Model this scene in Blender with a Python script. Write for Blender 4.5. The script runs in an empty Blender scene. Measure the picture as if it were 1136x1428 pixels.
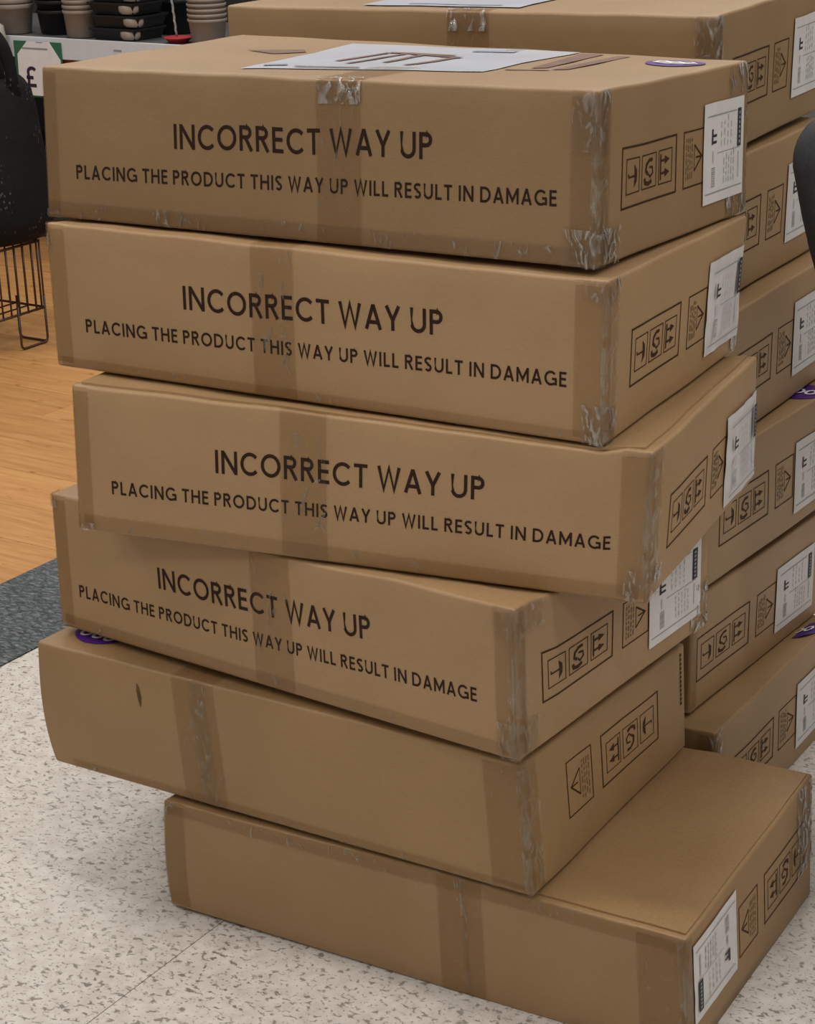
import bpy, bmesh, math, random
from mathutils import Vector, Matrix, noise

C = bpy.context.scene.collection
SC = bpy.context.scene
R = math.radians

# ------------------------------------------------------------------ camera, world, lights, exposure
cam_d = bpy.data.cameras.new('camera')
cam = bpy.data.objects.new('camera', cam_d); C.objects.link(cam)
cam_d.sensor_fit = 'HORIZONTAL'; cam_d.sensor_width = 36.0
cam_d.lens = 2738.9 * 36.0 / 1136.0
cam_d.shift_x = -(629.75 - 568.0) / 1136.0
cam_d.shift_y = (773.08 - 714.0) / 1136.0
cam_d.clip_start = 0.05; cam_d.clip_end = 60
cam.matrix_world = Matrix.Translation((0, 0, 1.55357)) @ Matrix.Rotation(R(90 - 21.1162), 4, 'X') @ Matrix.Rotation(R(-1.2779), 4, 'Z')
SC.camera = cam

w = bpy.data.worlds.new('world'); SC.world = w; w.use_nodes = True
bg = w.node_tree.nodes['Background']
bg.inputs['Color'].default_value = (1.0, 0.96, 0.90, 1); bg.inputs['Strength'].default_value = 0.42

def ceiling_light(x, y, power, sx=1.2, sy=0.35, z=4.0):
    d = bpy.data.lights.new('ceiling_panel_light', 'AREA'); d.shape = 'RECTANGLE'; d.size = sx; d.size_y = sy
    d.energy = power; d.color = (1.0, 0.955, 0.89)
    o = bpy.data.objects.new('ceiling_panel_light', d); C.objects.link(o)
    o.location = (x, y, z); o.rotation_euler = (0, 0, R(-32))
for (lx, ly, lp) in ((-2.2, -0.6, 34), (0.4, -1.2, 34), (-3.0, 2.4, 34), (2.8, 0.6, 34), (-0.4, 2.6, 40),
                     (2.6, 3.2, 40), (-2.2, 5.2, 36), (0.6, 5.2, 36), (-1.4, 7.8, 34), (1.6, 7.8, 30)):
    ceiling_light(lx, ly, lp)

SC.view_settings.view_transform = 'Standard'; SC.view_settings.look = 'None'
SC.view_settings.gamma = 1.0; SC.view_settings.use_curve_mapping = False
SC.view_settings.exposure = 0.0
SC.cycles.use_denoising = True
SC.cycles.max_bounces = 8; SC.cycles.transparent_max_bounces = 24

# ------------------------------------------------------------------ helpers
def link(o, parent=None):
    C.objects.link(o)
    if parent is not None: o.parent = parent
    return o
def mesh_obj(name, verts, faces, mat, parent=None, smooth=False):
    me = bpy.data.meshes.new(name); me.from_pydata([tuple(v) for v in verts], [], faces); me.update()
    if mat: me.materials.append(mat)
    if smooth:
        for p in me.polygons: p.use_smooth = True
    return link(bpy.data.objects.new(name, me), parent)
def bm_obj(name, bm, mat, parent=None, smooth=False):
    bmesh.ops.recalc_face_normals(bm, faces=bm.faces[:])
    me = bpy.data.meshes.new(name); bm.to_mesh(me); bm.free()
    if mat: me.materials.append(mat)
    if smooth:
        for p in me.polygons: p.use_smooth = True
    return link(bpy.data.objects.new(name, me), parent)
def thing(name, label, cat, loc=(0, 0, 0), rz=0.0, group=None):
    o = bpy.data.objects.new(name, None); o.empty_display_size = 0.1; C.objects.link(o)
    o.location = loc; o.rotation_euler = (0, 0, rz)
    return tag(o, label, cat, group)
def tag(o, label, cat, group=None):
    o['label'] = label; o['category'] = cat
    if group: o['group'] = group
    return o
def struct(o): o['kind'] = 'structure'; return o
def copy_thing(o, label=None):
    c = o.copy(); C.objects.link(c)
    for ch in o.children:
        d = ch.copy(); C.objects.link(d); d.parent = c
        for g in ch.children:
            e = g.copy(); C.objects.link(e); e.parent = d
    if label: c['label'] = label
    return c
def add_box(bm, lo, hi, bevel=0.0, mat4=None):
    vs = [bm.verts.new((x, y, z)) for x in (lo[0], hi[0]) for y in (lo[1], hi[1]) for z in (lo[2], hi[2])]
    fs = [(0, 1, 3, 2), (4, 6, 7, 5), (0, 4, 5, 1), (2, 3, 7, 6), (0, 2, 6, 4), (1, 5, 7, 3)]
    F = [bm.faces.new([vs[i] for i in f]) for f in fs]
    if bevel:
        es = {e for f in F for e in f.edges}
        r = bmesh.ops.bevel(bm, geom=list(es), offset=bevel, segments=2, affect='EDGES', profile=0.5)
        vs = list({v for f in r['faces'] for v in f.verts} | {v for v in vs if v.is_valid})
    if mat4 is not None:
        bmesh.ops.transform(bm, matrix=mat4, verts=[v for v in vs if v.is_valid])
def tube(bm, pts, r, n=8, closed=False):
    pts = [Vector(p) for p in pts]; rings = []
    m = len(pts); up0 = Vector((0.31, 0.17, 0.93))
    for i, p in enumerate(pts):
        a = pts[i - 1] if (i > 0 or closed) else p; b = pts[(i + 1) % m] if (i < m - 1 or closed) else p
        t = (b - a).normalized()
        s = t.cross(up0)
        if s.length < 1e-4: s = t.cross(Vector((1, 0, 0)))
        s.normalize(); u = s.cross(t)
        rr = r[i] if isinstance(r, (list, tuple)) else r
        rings.append([bm.verts.new(p + (s * math.cos(k * 2 * math.pi / n) + u * math.sin(k * 2 * math.pi / n)) * rr) for k in range(n)])
    for i in range(m if closed else m - 1):
        A, B = rings[i], rings[(i + 1) % m]
        for k in range(n): bm.faces.new((A[k], A[(k + 1) % n], B[(k + 1) % n], B[k]))
    if not closed: bm.faces.new(rings[0][::-1]); bm.faces.new(rings[-1])
def fillet(pts, rad, n=5):
    pts = [Vector(p) for p in pts]; out = [pts[0]]
    for a, b, c in zip(pts, pts[1:], pts[2:]):
        d1 = (a - b); d2 = (c - b); r = min(rad, d1.length * .45, d2.length * .45)
        p, q = b + d1.normalized() * r, b + d2.normalized() * r
        for i in range(n + 1):
            t = i / n; out.append(p * (1 - t) ** 2 + b * 2 * t * (1 - t) + q * t * t)
    return out + [pts[-1]]
def lathe(bm, prof, n=28, cap=False):
    rings = [[bm.verts.new((r * math.cos(k * 2 * math.pi / n), r * math.sin(k * 2 * math.pi / n), z)) for k in range(n)] for r, z in prof]
    for A, B in zip(rings, rings[1:]):
        for k in range(n): bm.faces.new((A[k], A[(k + 1) % n], B[(k + 1) % n], B[k]))
    bm.faces.new(rings[0][::-1])
    if cap: bm.faces.new(rings[-1])

# ------------------------------------------------------------------ materials
class NT:
    def __init__(s, name):
        s.m = bpy.data.materials.new(name); s.m.use_nodes = True; s.t = s.m.node_tree
        s.b = s.t.nodes['Principled BSDF']; s.out = s.t.nodes['Material Output']
    def n(s, kind, **kw):
        x = s.t.nodes.new(kind)
        for k, v in kw.items():
            if k in x.inputs: x.inputs[k].default_value = v
            else: setattr(x, k, v)
        return x
    def l(s, a, ao, b, bi): s.t.links.new(a.outputs[ao], b.inputs[bi])
    def coord(s, scale=(1, 1, 1), which='Object'):
        tc = s.n('ShaderNodeTexCoord'); mp = s.n('ShaderNodeMapping'); mp.inputs['Scale'].default_value = scale
        s.l(tc, which, mp, 'Vector'); return mp
    def noise(s, vec, scale, detail=3, rough=0.5, dist=0.0):
        x = s.n('ShaderNodeTexNoise'); x.inputs['Scale'].default_value = scale; x.inputs['Detail'].default_value = detail
        x.inputs['Roughness'].default_value = rough; x.inputs['Distortion'].default_value = dist
        s.l(vec, 0, x, 'Vector'); return x
    def ramp(s, src, so, stops):
        x = s.n('ShaderNodeValToRGB'); e = x.color_ramp.elements
        while len(e) < len(stops): e.new(0.5)
        for i, (p, c) in enumerate(stops):
            e[i].position = p; e[i].color = (*c, 1) if len(c) == 3 else c
        s.l(src, so, x, 'Fac'); return x
    def mix(s, fac, a, b, mode='MIX'):
        x = s.n('ShaderNodeMix'); x.data_type = 'RGBA'; x.blend_type = mode
        for inp, v in ((x.inputs[0], fac), (x.inputs[6], a), (x.inputs[7], b)):
            if isinstance(v, tuple) and len(v) == 2 and not isinstance(v[0], (int, float)): s.t.links.new(v[0].outputs[v[1]], inp)
            elif isinstance(v, (int, float)): inp.default_value = v
            else: inp.default_value = (*v, 1)
        return x
    def bump(s, src, so, strength, dist):
        x = s.n('ShaderNodeBump'); x.inputs['Strength'].default_value = strength; x.inputs['Distance'].default_value = dist
        s.l(src, so, x, 'Height'); s.l(x, 0, s.b, 'Normal'); return x
def plain(name, col, rough=0.6, spec=0.4, metal=0.0, var=0.0, scale=30):
    m = NT(name); m.b.inputs['Roughness'].default_value = rough; m.b.inputs['Specular IOR Level'].default_value = spec
    m.b.inputs['Metallic'].default_value = metal
    v = m.coord(); nz = m.noise(v, scale)
    k0, k1 = 1 - var, 1 + var
    r = m.ramp(nz, 'Fac', [(0.3, tuple(c * k0 for c in col)), (0.7, tuple(min(1, c * k1) for c in col))])
    m.l(r, 'Color', m.b, 'Base Color'); return m.m

def cardboard_mat():
    m = NT('cardboard'); v = m.coord(); v2 = m.coord((1, 1, 9))
    big = m.noise(v, 5, 3); fib = m.noise(v2, 160, 4, 0.65); fl = m.coord((0.02, 0.02, 1))
    base = m.ramp(big, 'Fac', [(0.3, (0.292, 0.180, 0.084)), (0.7, (0.335, 0.210, 0.101))])
    f = m.ramp(fib, 'Fac', [(0.25, (0.86, 0.85, 0.83)), (0.75, (1.08, 1.08, 1.08))])
    c = m.mix(1.0, (base, 'Color'), (f, 'Color'), 'MULTIPLY')
    oi = m.n('ShaderNodeObjectInfo')        # per-carton tint: the object colour multiplies the board
    c2 = m.mix(1.0, (c, 2), (oi, 'Color'), 'MULTIPLY')
    m.l(c2, 2, m.b, 'Base Color'); m.b.inputs['Roughness'].default_value = 0.50; m.b.inputs['Specular IOR Level'].default_value = 0.5
    sm = m.noise(v, 45, 3)
    m.bump(sm, 'Fac', 0.12, 0.004); return m.m
def tape_mat(name, tint, gloss, haze, lift, haze_col=(0.62, 0.56, 0.47)):
    """clear packing tape: tinted film; where it is crumpled off the board, pale haze and boosted gloss paint the glints"""
    m = NT(name); t = m.t; t.nodes.remove(m.b)
    v = m.coord((1, 1, 0.55)); nz = m.noise(v, 38, 3, 0.55, 2.2); nb = m.noise(v, 17, 2, 0.5, 0.5)
    lo, hi = lift
    mk = m.ramp(nz, 'Fac', [(lo, (0, 0, 0)), (hi, (1, 1, 1))])
    ga = m.ramp(nb, 'Fac', [(0.36, (0.35, 0.35, 0.35)), (0.56, (1, 1, 1))])
    mask = m.mix(1.0, (mk, 'Color'), (ga, 'Color'), 'MULTIPLY')
    bp = m.n('ShaderNodeBump'); bp.inputs['Distance'].default_value = 0.030
    m.l(mask, 2, bp, 'Strength'); m.l(nz, 'Fac', bp, 'Height')
    tr = m.n('ShaderNodeBsdfTransparent'); tr.inputs['Color'].default_value = (*tint, 1)
    df = m.n('ShaderNodeBsdfDiffuse'); df.inputs['Color'].default_value = (*haze_col, 1)  # diffuse haze: caught light put into the film's colour
    gl = m.n('ShaderNodeBsdfGlossy'); gl.inputs['Roughness'].default_value = 0.20
    m.l(bp, 0, gl, 'Normal')
    fr = m.n('ShaderNodeFresnel'); fr.inputs['IOR'].default_value = 1.5; m.l(bp, 0, fr, 'Normal')
    gm = m.ramp(mask, 2, [(0.0, (0.30,) * 3), (1.0, (gloss,) * 3)])
    mu = m.n('ShaderNodeMath', operation='MULTIPLY'); m.l(fr, 0, mu, 0); m.l(gm, 'Color', mu, 1)
    hz = m.ramp(mask, 2, [(0.0, (haze * .04,) * 3), (1.0, (haze,) * 3)])
    m1 = m.n('ShaderNodeMixShader'); m.l(hz, 'Color', m1, 0); m.l(tr, 0, m1, 1); m.l(df, 0, m1, 2)
    m2 = m.n('ShaderNodeMixShader'); m.l(mu, 0, m2, 0); m.l(m1, 0, m2, 1); m.l(gl, 0, m2, 2)
    m.l(m2, 0, m.out, 'Surface'); return m.m

M = {}
M['card'] = cardboard_mat()
M['card_dark'] = plain('cardboard_cut_edge', (0.17, 0.10, 0.052), 0.8, 0.2, var=0.15, scale=60)
M['tape'] = tape_mat('packing_tape', (0.955, 0.925, 0.875), 0.8, 0.16, (0.60, 0.68))
M['tape_crinkled'] = tape_mat('crinkled_packing_tape', (0.985, 0.97, 0.95), 5.0, 0.46, (0.52, 0.66), (0.78, 0.73, 0.66))
M['tape_edge'] = tape_mat('creased_edge_tape', (0.95, 0.93, 0.90), 4.0, 0.30, (0.57, 0.70), (0.70, 0.66, 0.60))
M['tape_milky'] = tape_mat('scuffed_lit_packing_tape', (0.98, 0.97, 0.95), 0.6, 0.32, (0.44, 0.66), (0.52, 0.46, 0.36))  # pale haze paints both scuffs and light caught by the film
M['ink'] = plain('brown_black_ink', (0.030, 0.014, 0.010), 0.6, 0.12, var=0.2, scale=200)
M['ink_line'] = plain('brown_line_ink', (0.046, 0.022, 0.010), 0.6, 0.12, var=0.2, scale=150)
M['ink_faint'] = plain('faint_brown_ink', (0.16, 0.10, 0.045), 0.6, 0.3, var=0.25, scale=250)
M['label'] = plain('white_label_paper', (0.60, 0.58, 0.57), 0.5, 0.4, var=0.05, scale=25)
M['label_grey'] = plain('grey_label_print', (0.27, 0.27, 0.28), 0.6, 0.3, var=0.25, scale=400)
M['label_pale'] = plain('pale_label_print', (0.46, 0.45, 0.45), 0.6, 0.3, var=0.15, scale=400)
M['label_black'] = plain('black_label_print', (0.030, 0.028, 0.034), 0.6, 0.3, var=0.3, scale=300)
M['purple'] = plain('purple_sticker', (0.072, 0.014, 0.19), 0.4, 0.5, var=0.1)
M['white'] = plain('white_print', (0.72, 0.70, 0.72), 0.5, 0.4, var=0.04)
M['art_white'] = plain('pale_print_panel', (0.40, 0.415, 0.47), 0.35, 0.5, var=0.06, scale=12)
M['art_brown'] = plain('brown_print', (0.15, 0.075, 0.055), 0.5, 0.4, var=0.2, scale=40)
M['art_grey'] = plain('grey_blue_print', (0.24, 0.25, 0.33), 0.5, 0.4, var=0.1)
M['scuff'] = plain('torn_cardboard_mark', (0.115, 0.065, 0.03), 0.8, 0.2, var=0.3, scale=90)
M['wire'] = plain('dark_brown_wire', (0.045, 0.017, 0.011), 0.4, 0.5, var=0.1)
M['black_pot'] = plain('black_plastic', (0.012, 0.012, 0.014), 0.42, 0.4, var=0.1)
M['taupe_pot'] = plain('taupe_plastic', (0.30, 0.25, 0.215), 0.5, 0.4, var=0.06)
M['rail'] = plain('white_price_rail', (0.60, 0.62, 0.66), 0.35, 0.5, var=0.03)
M['steel'] = plain('dark_shelf_steel', (0.035, 0.030, 0.028), 0.5, 0.4, var=0.1)
M['shelf'] = plain('grey_shelf_steel', (0.10, 0.10, 0.10), 0.5, 0.4, var=0.03)
M['green'] = plain('green_print', (0.030, 0.13, 0.070), 0.5, 0.4, var=0.05)
M['red'] = plain('red_plastic', (0.42, 0.022, 0.028), 0.45, 0.5, var=0.1)
M['dark_red'] = plain('dark_red_strip', (0.13, 0.018, 0.010), 0.5, 0.4, var=0.1)
M['navy_ink'] = plain('dark_plum_ink', (0.035, 0.022, 0.045), 0.5, 0.3, var=0.1)
M['cord'] = plain('grey_cord', (0.30, 0.31, 0.31), 0.7, 0.3, var=0.3, scale=120)
M['cream'] = plain('cream_cloth', (0.42, 0.39, 0.35), 0.85, 0.2, var=0.15, scale=18)
M['wall'] = plain('store_wall_paint', (0.22, 0.21, 0.20), 0.8, 0.2, var=0.05, scale=3)

def bag_mat():
    m = NT('black_net_fabric'); v = m.coord((1, 1, 1)); w1 = m.noise(v, 9, 3)
    mp = m.coord((95, 95, 60)); mp.inputs['Rotation'].default_value = (0.0, 0.6, 0.5)
    vo = m.n('ShaderNodeTexVoronoi'); vo.inputs['Scale'].default_value = 1.0; m.l(mp, 0, vo, 'Vector')
    hole = m.ramp(vo, 'Distance', [(0.20, (1, 1, 1)), (0.30, (0, 0, 0))])
    gate = m.ramp(w1, 'Fac', [(0.54, (0, 0, 0)), (0.60, (1, 1, 1))])
    f = m.mix(1.0, (hole, 'Color'), (gate, 'Color'), 'MULTIPLY')
    c = m.mix((f, 2), (0.0085, 0.0085, 0.009), (0.065, 0.068, 0.07))
    m.l(c, 2, m.b, 'Base Color'); m.b.inputs['Roughness'].default_value = 0.85; m.b.inputs['Specular IOR Level'].default_value = 0.15
    m.bump(w1, 'Fac', 0.5, 0.03); return m.m
M['bag'] = bag_mat()
def terrazzo_mat():
    m = NT('speckled_vinyl'); v = m.coord((1, 1, 1), 'Object')
    mp = m.coord((1.0, 1.5, 1.0)); mp.inputs['Rotation'].default_value = (0, 0, 0.5)
    a = m.noise(mp, 80, 2.0, 0.5, 0.6); b = m.noise(v, 150, 1.5, 0.5, 0.3); c = m.noise(v, 3, 3); d = m.noise(v, 38, 3)
    base = m.ramp(d, 'Fac', [(0.35, (0.545, 0.50, 0.455)), (0.65, (0.635, 0.595, 0.55))])
    f1 = m.ramp(a, 'Fac', [(0.565, (0, 0, 0)), (0.655, (1, 1, 1))])
    f2 = m.ramp(b, 'Fac', [(0.64, (0, 0, 0)), (0.68, (0.75, 0.75, 0.75))])
    f3 = m.ramp(c, 'Fac', [(0.3, (0.55, 0.55, 0.55)), (0.7, (0.95, 0.95, 0.95))])
    fm = m.mix(1.0, (f1, 'Color'), (f3, 'Color'), 'MULTIPLY')
    c1 = m.mix((fm, 2), (base, 'Color'), (0.145, 0.118, 0.098))
    c2 = m.mix((f2, 'Color'), (c1, 2), (0.27, 0.22, 0.185))
    m.l(c2, 2, m.b, 'Base Color'); m.b.inputs['Roughness'].default_value = 0.45; m.b.inputs['Specular IOR Level'].default_value = 0.3
    return m.m
M['terrazzo'] = terrazzo_mat()
def carpet_mat():
    m = NT('grey_loop_carpet'); mp = m.coord((1, 2.2, 1)); mp.inputs['Rotation'].default_value = (0, 0, 0.9)
    a = m.noise(mp, 55, 4, 0.7, 0.8)
    r = m.ramp(a, 'Fac', [(0.32, (0.045, 0.051, 0.058)), (0.50, (0.110, 0.122, 0.133)), (0.66, (0.245, 0.262, 0.27))])
    m.l(r, 'Color', m.b, 'Base Color'); m.b.inputs['Roughness'].default_value = 0.95; m.b.inputs['Specular IOR Level'].default_value = 0.1
    m.bump(a, 'Fac', 0.9, 0.01); return m.m
M['carpet'] = carpet_mat()
def wood_mat():
    m = NT('honey_oak_laminate'); mp = m.coord((1.2, 14, 1)); v = m.coord((2.2, 7, 1))
    oi = m.n('ShaderNodeObjectInfo')
    va = m.n('ShaderNodeVectorMath', operation='ADD'); m.l(mp, 0, va, 0)
    cb = m.n('ShaderNodeCombineXYZ'); mu = m.n('ShaderNodeMath', operation='MULTIPLY'); mu.inputs[1].default_value = 37.0
    m.l(oi, 'Random', mu, 0); m.l(mu, 0, cb, 0); m.l(mu, 0, cb, 1); m.l(cb, 0, va, 1)
    g = m.noise(va, 4, 5, 0.6, 0.8); k = m.noise(v, 5, 2, 0.5, 1.5)
    r = m.ramp(g, 'Fac', [(0.28, (0.40, 0.185, 0.060)), (0.55, (0.50, 0.255, 0.092)), (0.75, (0.56, 0.31, 0.125))])
    kn = m.ramp(k, 'Fac', [(0.66, (1, 1, 1)), (0.74, (0.70, 0.60, 0.48))])
    c = m.mix(1.0, (r, 'Color'), (kn, 'Color'), 'MULTIPLY')
    t = m.ramp(oi, 'Random', [(0.0, (0.90, 0.88, 0.85)), (1.0, (1.06, 1.06, 1.06))])
    c2 = m.mix(1.0, (c, 2), (t, 'Color'), 'MULTIPLY')
    m.l(c2, 2, m.b, 'Base Color'); m.b.inputs['Roughness'].default_value = 0.42; m.b.inputs['Specular IOR Level'].default_value = 0.3
    return m.m
M['wood'] = wood_mat()
def chair_mat():
    m = NT('slate_upholstery'); v = m.coord(); a = m.noise(v, 260, 3, 0.6)
    r = m.ramp(a, 'Fac', [(0.3, (0.024, 0.025, 0.031)), (0.7, (0.040, 0.042, 0.050))])
    m.l(r, 'Color', m.b, 'Base Color'); m.b.inputs['Roughness'].default_value = 0.8
    m.bump(a, 'Fac', 0.3, 0.002); return m.m
M['chair'] = chair_mat()

# ------------------------------------------------------------------ setting: floor, carpet strip, wood floor, walls
GA = Vector((0.848, -0.530, 0)); GN = Vector((0.530, 0.848, 0)); GRZ = math.atan2(-0.530, 0.848)   # the shop's grid
def grid_pt(u, v, z=0.0): p = GA * u + GN * v; return Vector((p.x, p.y, z))
def grid_slab(name, u0, u1, v0, v1, z0, z1, mat, parent=None, bevel=0.0):
    bm = bmesh.new(); c = grid_pt((u0 + u1) / 2, (v0 + v1) / 2, z1)
    hu, hv = (u1 - u0) / 2, (v1 - v0) / 2
    add_box(bm, (-hu, -hv, z0 - z1), (hu, hv, 0), bevel)
    o = bm_obj(name, bm, mat, parent); o.location = c; o.rotation_euler = (0, 0, GRZ); return o
U_CT, U_WC, U_SEAM = -2.585, -2.885, -1.640
M['joint'] = plain('dark_joint', (0.17, 0.155, 0.14), 0.8, 0.2)
floor = struct(grid_slab('floor', U_CT, 5.0, -2.5, 8.5, -0.10, -0.003, M['joint']))
us = [U_CT, U_SEAM, U_SEAM + 0.95, U_SEAM + 1.9, U_SEAM + 2.85, U_SEAM + 3.8]
for i, (a, b) in enumerate(zip(us, us[1:])):
    for j in range(4):
        v0 = -2.45 + j * 1.95 + (0.55 if i % 2 else 0.0)
        t = grid_slab('floor_tile', a + 0.0008, b - 0.0008, v0 + 0.0008, v0 + 1.9492, -0.003, 0.0, M['terrazzo'])
        t.parent = floor
        t.location = (( a + b) / 2 - (U_CT + 5.0) / 2, v0 + 0.975 - 3.0, 0.003); t.rotation_euler = (0, 0, 0)
carpet = struct(grid_slab('floor_carpet', U_WC, U_CT, -2.5, 8.5, -0.10, 0.003, M['carpet']))
wood = struct(grid_slab('floor_wood', -7.5, U_WC, -2.5, 9.5, -0.10, -0.010, M['card_dark']))
rnd = random.Random(4)
plank_me = None
for i in range(34):
    v0 = 1.872 + i * 0.19; off = rnd.uniform(0, 1.2)
    uu = U_WC - off * 0.9 - 0.2; ends = [U_WC]
    while uu > -6.4: ends.append(uu); uu -= 1.2
    for a, b in zip(ends[1:], ends):
        ln = b - a
        if abs(ln - 1.2) < 1e-6 and plank_me:
            p = bpy.data.objects.new('plank', plank_me); link(p, wood)
        else:
            bm = bmesh.new(); add_box(bm, (-ln / 2 + .0006, -.0944, -.010), (ln / 2 - .0006, .0944, 0), 0.0008)
            p = bm_obj('plank', bm, M['wood'], wood)
            if abs(ln - 1.2) < 1e-6: plank_me = p.data
        p.location = ((a + b) / 2 - (-7.5 + U_WC) / 2, v0 + .095 - 3.5, 0.010)
struct(grid_slab('wall_back', -7.5, 5.0, 9.5, 9.65, -0.1, 3.4, M['wall']))
struct(grid_slab('wall_left', -7.65, -7.5, -2.5, 9.65, -0.1, 3.4, M['wall']))

# ------------------------------------------------------------------ strokes: monoline letters and symbols
def arc(cx, cy, rx, ry, a0, a1, n=14):
    return [(cx + rx * math.cos(R(a0 + (a1 - a0) * i / n)), cy + ry * math.sin(R(a0 + (a1 - a0) * i / n))) for i in range(n + 1)]
def glyph(ch, s):
    h = s / 2; t = 1 - h
    G = {
     'A': (.83, [[(h * .95, 0), (.415, 1.0)], [(.83 - h * .95, 0), (.415, 1.0)], [(.19, .29), (.64, .29)]]),
     'C': (.88, [arc(.50, .5, .50 - h, .5 - h, 42, 318, 22)]),
     'D': (.84, [[(h, h), (.34, h)] + arc(.34, .5, .50 - h, .5 - h, -90, 90, 16) + [(h, t)], [(h, 0), (h, 1)]]),
     'E': (.56, [[(h, 0), (h, 1)], [(h, h), (.56, h)], [(h, .52), (.52, .52)], [(h, t), (.55, t)]]),
     'G': (.96, [arc(.50, .5, .50 - h, .5 - h, 42, 300, 22) + [(.90, .13), (.90, .46)], [(.60, .46), (.96, .46)]]),
     'H': (.78, [[(h, 0), (h, 1)], [(.78 - h, 0), (.78 - h, 1)], [(h, .52), (.78 - h, .52)]]),
     'I': (s, [[(h, 0), (h, 1)]]),
     'L': (.52, [[(h, 0), (h, 1)], [(h, h), (.52, h)]]),
     'M': (.98, [[(h, 0), (h, 1)], [(.98 - h, 0), (.98 - h, 1)], [(h, .97), (.49, .22), (.98 - h, .97)]]),
     'N': (.82, [[(h, 0), (h, 1)], [(.82 - h, 0), (.82 - h, 1)], [(h, .97), (.82 - h, .03)]]),
     'O': (1.0, [arc(.50, .5, .50 - h, .5 - h, 0, 360, 30)]),
     'P': (.62, [[(h, 0), (h, 1)], [(h, t), (.34, t)] + arc(.34, .72, .28 - h, .28 - h, 90, -90, 12) + [(h, .44 + h)]]),
     'R': (.68, [[(h, 0), (h, 1)], [(h, t), (.36, t)] + arc(.36, .73, .27 - h, .27 - h, 90, -90, 12) + [(h, .46 + h)], [(.32, .50), (.62, 0)]]),
     'S': (.60, [arc(.31, .74, .245, .26 - h, 35, 270, 14)[:-1] + arc(.29, .27, .27 - h + .02, .27 - h, 90, -150, 14)]),
     'T': (.66, [[(.33, 0), (.33, 1)], [(0, t), (.66, t)]]),
     'U': (.76, [[(h, 1), (h, .36)] + arc(.38, .36, .38 - h, .36 - h, 180, 360, 16) + [(.76 - h, 1)]]),
     'W': (1.12, [[(h * .9, 1), (.31, .03), (.56, .95), (.81, .03), (1.12 - h * .9, 1)]]),
     'Y': (.73, [[(h * .8, 1), (.365, .42), (.73 - h * .8, 1)], [(.365, .44), (.365, 0)]]),
     '£': (.66, [[(0, h), (.66, h)], [(.05, .46), (.50, .46)], [(.17, h), (.20, .46)] + arc(.43, .72, .25, .28 - h, 180, 30, 12)]),
    }
    return G[ch]
def stroke_quads(pl, wd, closed=False):
    n = len(pl); L, Rr = [], []
    for i in range(n):
        a = pl[i - 1] if i > 0 else (pl[-2] if closed else None); b = pl[i]; c = pl[i + 1] if i < n - 1 else (pl[1] if closed else None)
        def nrm(p, q):
            dx, dy = q[0] - p[0], q[1] - p[1]; l = math.hypot(dx, dy) or 1; return (-dy / l, dx / l)
        if a is None: m = nrm(b, c); k = 1
        elif c is None: m = nrm(a, b); k = 1
        else:
            n1, n2 = nrm(a, b), nrm(b, c); mx, my = n1[0] + n2[0], n1[1] + n2[1]; l = math.hypot(mx, my) or 1
            m = (mx / l, my / l); k = min(1 / max(.2, m[0] * n1[0] + m[1] * n1[1]), 2.2)
        L.append((b[0] + m[0] * wd / 2 * k, b[1] + m[1] * wd / 2 * k)); Rr.append((b[0] - m[0] * wd / 2 * k, b[1] - m[1] * wd / 2 * k))
    return [(L[i], Rr[i], Rr[i + 1], L[i + 1]) for i in range(n - 1)]
def text_polys(txt, x0, y0, x1, y1, cap, s=0.135, track=0.17, space=0.34):
    """quads of a line of capitals whose baseline runs (x0,y0)-(x1,y1)"""
    adv, pen = [], 0.0
    for ch in txt:
        if ch == ' ': pen += space; continue
        w_, st = glyph(ch, s); adv.append((pen, st)); pen += w_ + track
    tot = pen - track; k = (math.hypot(x1 - x0, y1 - y0)) / tot; ca = (x1 - x0) / (k * tot); sa = (y1 - y0) / (k * tot)
    out = []
    for px, st in adv:
        for pl in st:
            cl = len(pl) > 20 and math.hypot(pl[0][0] - pl[-1][0], pl[0][1] - pl[-1][1]) < 1e-6
            for q in stroke_quads(pl, s, cl):
                out.append([(x0 + ((px + x) * k) * ca - y * cap * sa * 0, y0 + ((px + x) * k) * sa + y * cap) for x, y in q])
    return out
def line_polys(pl, wd, seg=0.03):
    pts = [pl[0]]
    for a, b in zip(pl, pl[1:]):
        n = max(1, int(math.hypot(b[0] - a[0], b[1] - a[1]) / seg))
        pts += [(a[0] + (b[0] - a[0]) * i / n, a[1] + (b[1] - a[1]) * i / n) for i in range(1, n + 1)]
    return [list(q) for q in stroke_quads(pts, wd, pl[0] == pl[-1])]
def rect_frame(x0, y0, x1, y1, wd):
    return line_polys([(x0, y0), (x1, y0), (x1, y1), (x0, y1), (x0, y0)], wd)
def rect_fill(x0, y0, x1, y1, nx=1, ny=1):
    X = [x0 + (x1 - x0) * i / nx for i in range(nx + 1)]; Y = [y0 + (y1 - y0) * i / ny for i in range(ny + 1)]
    return [[(X[i], Y[j]), (X[i + 1], Y[j]), (X[i + 1], Y[j + 1]), (X[i], Y[j + 1])] for i in range(nx) for j in range(ny)]

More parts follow.
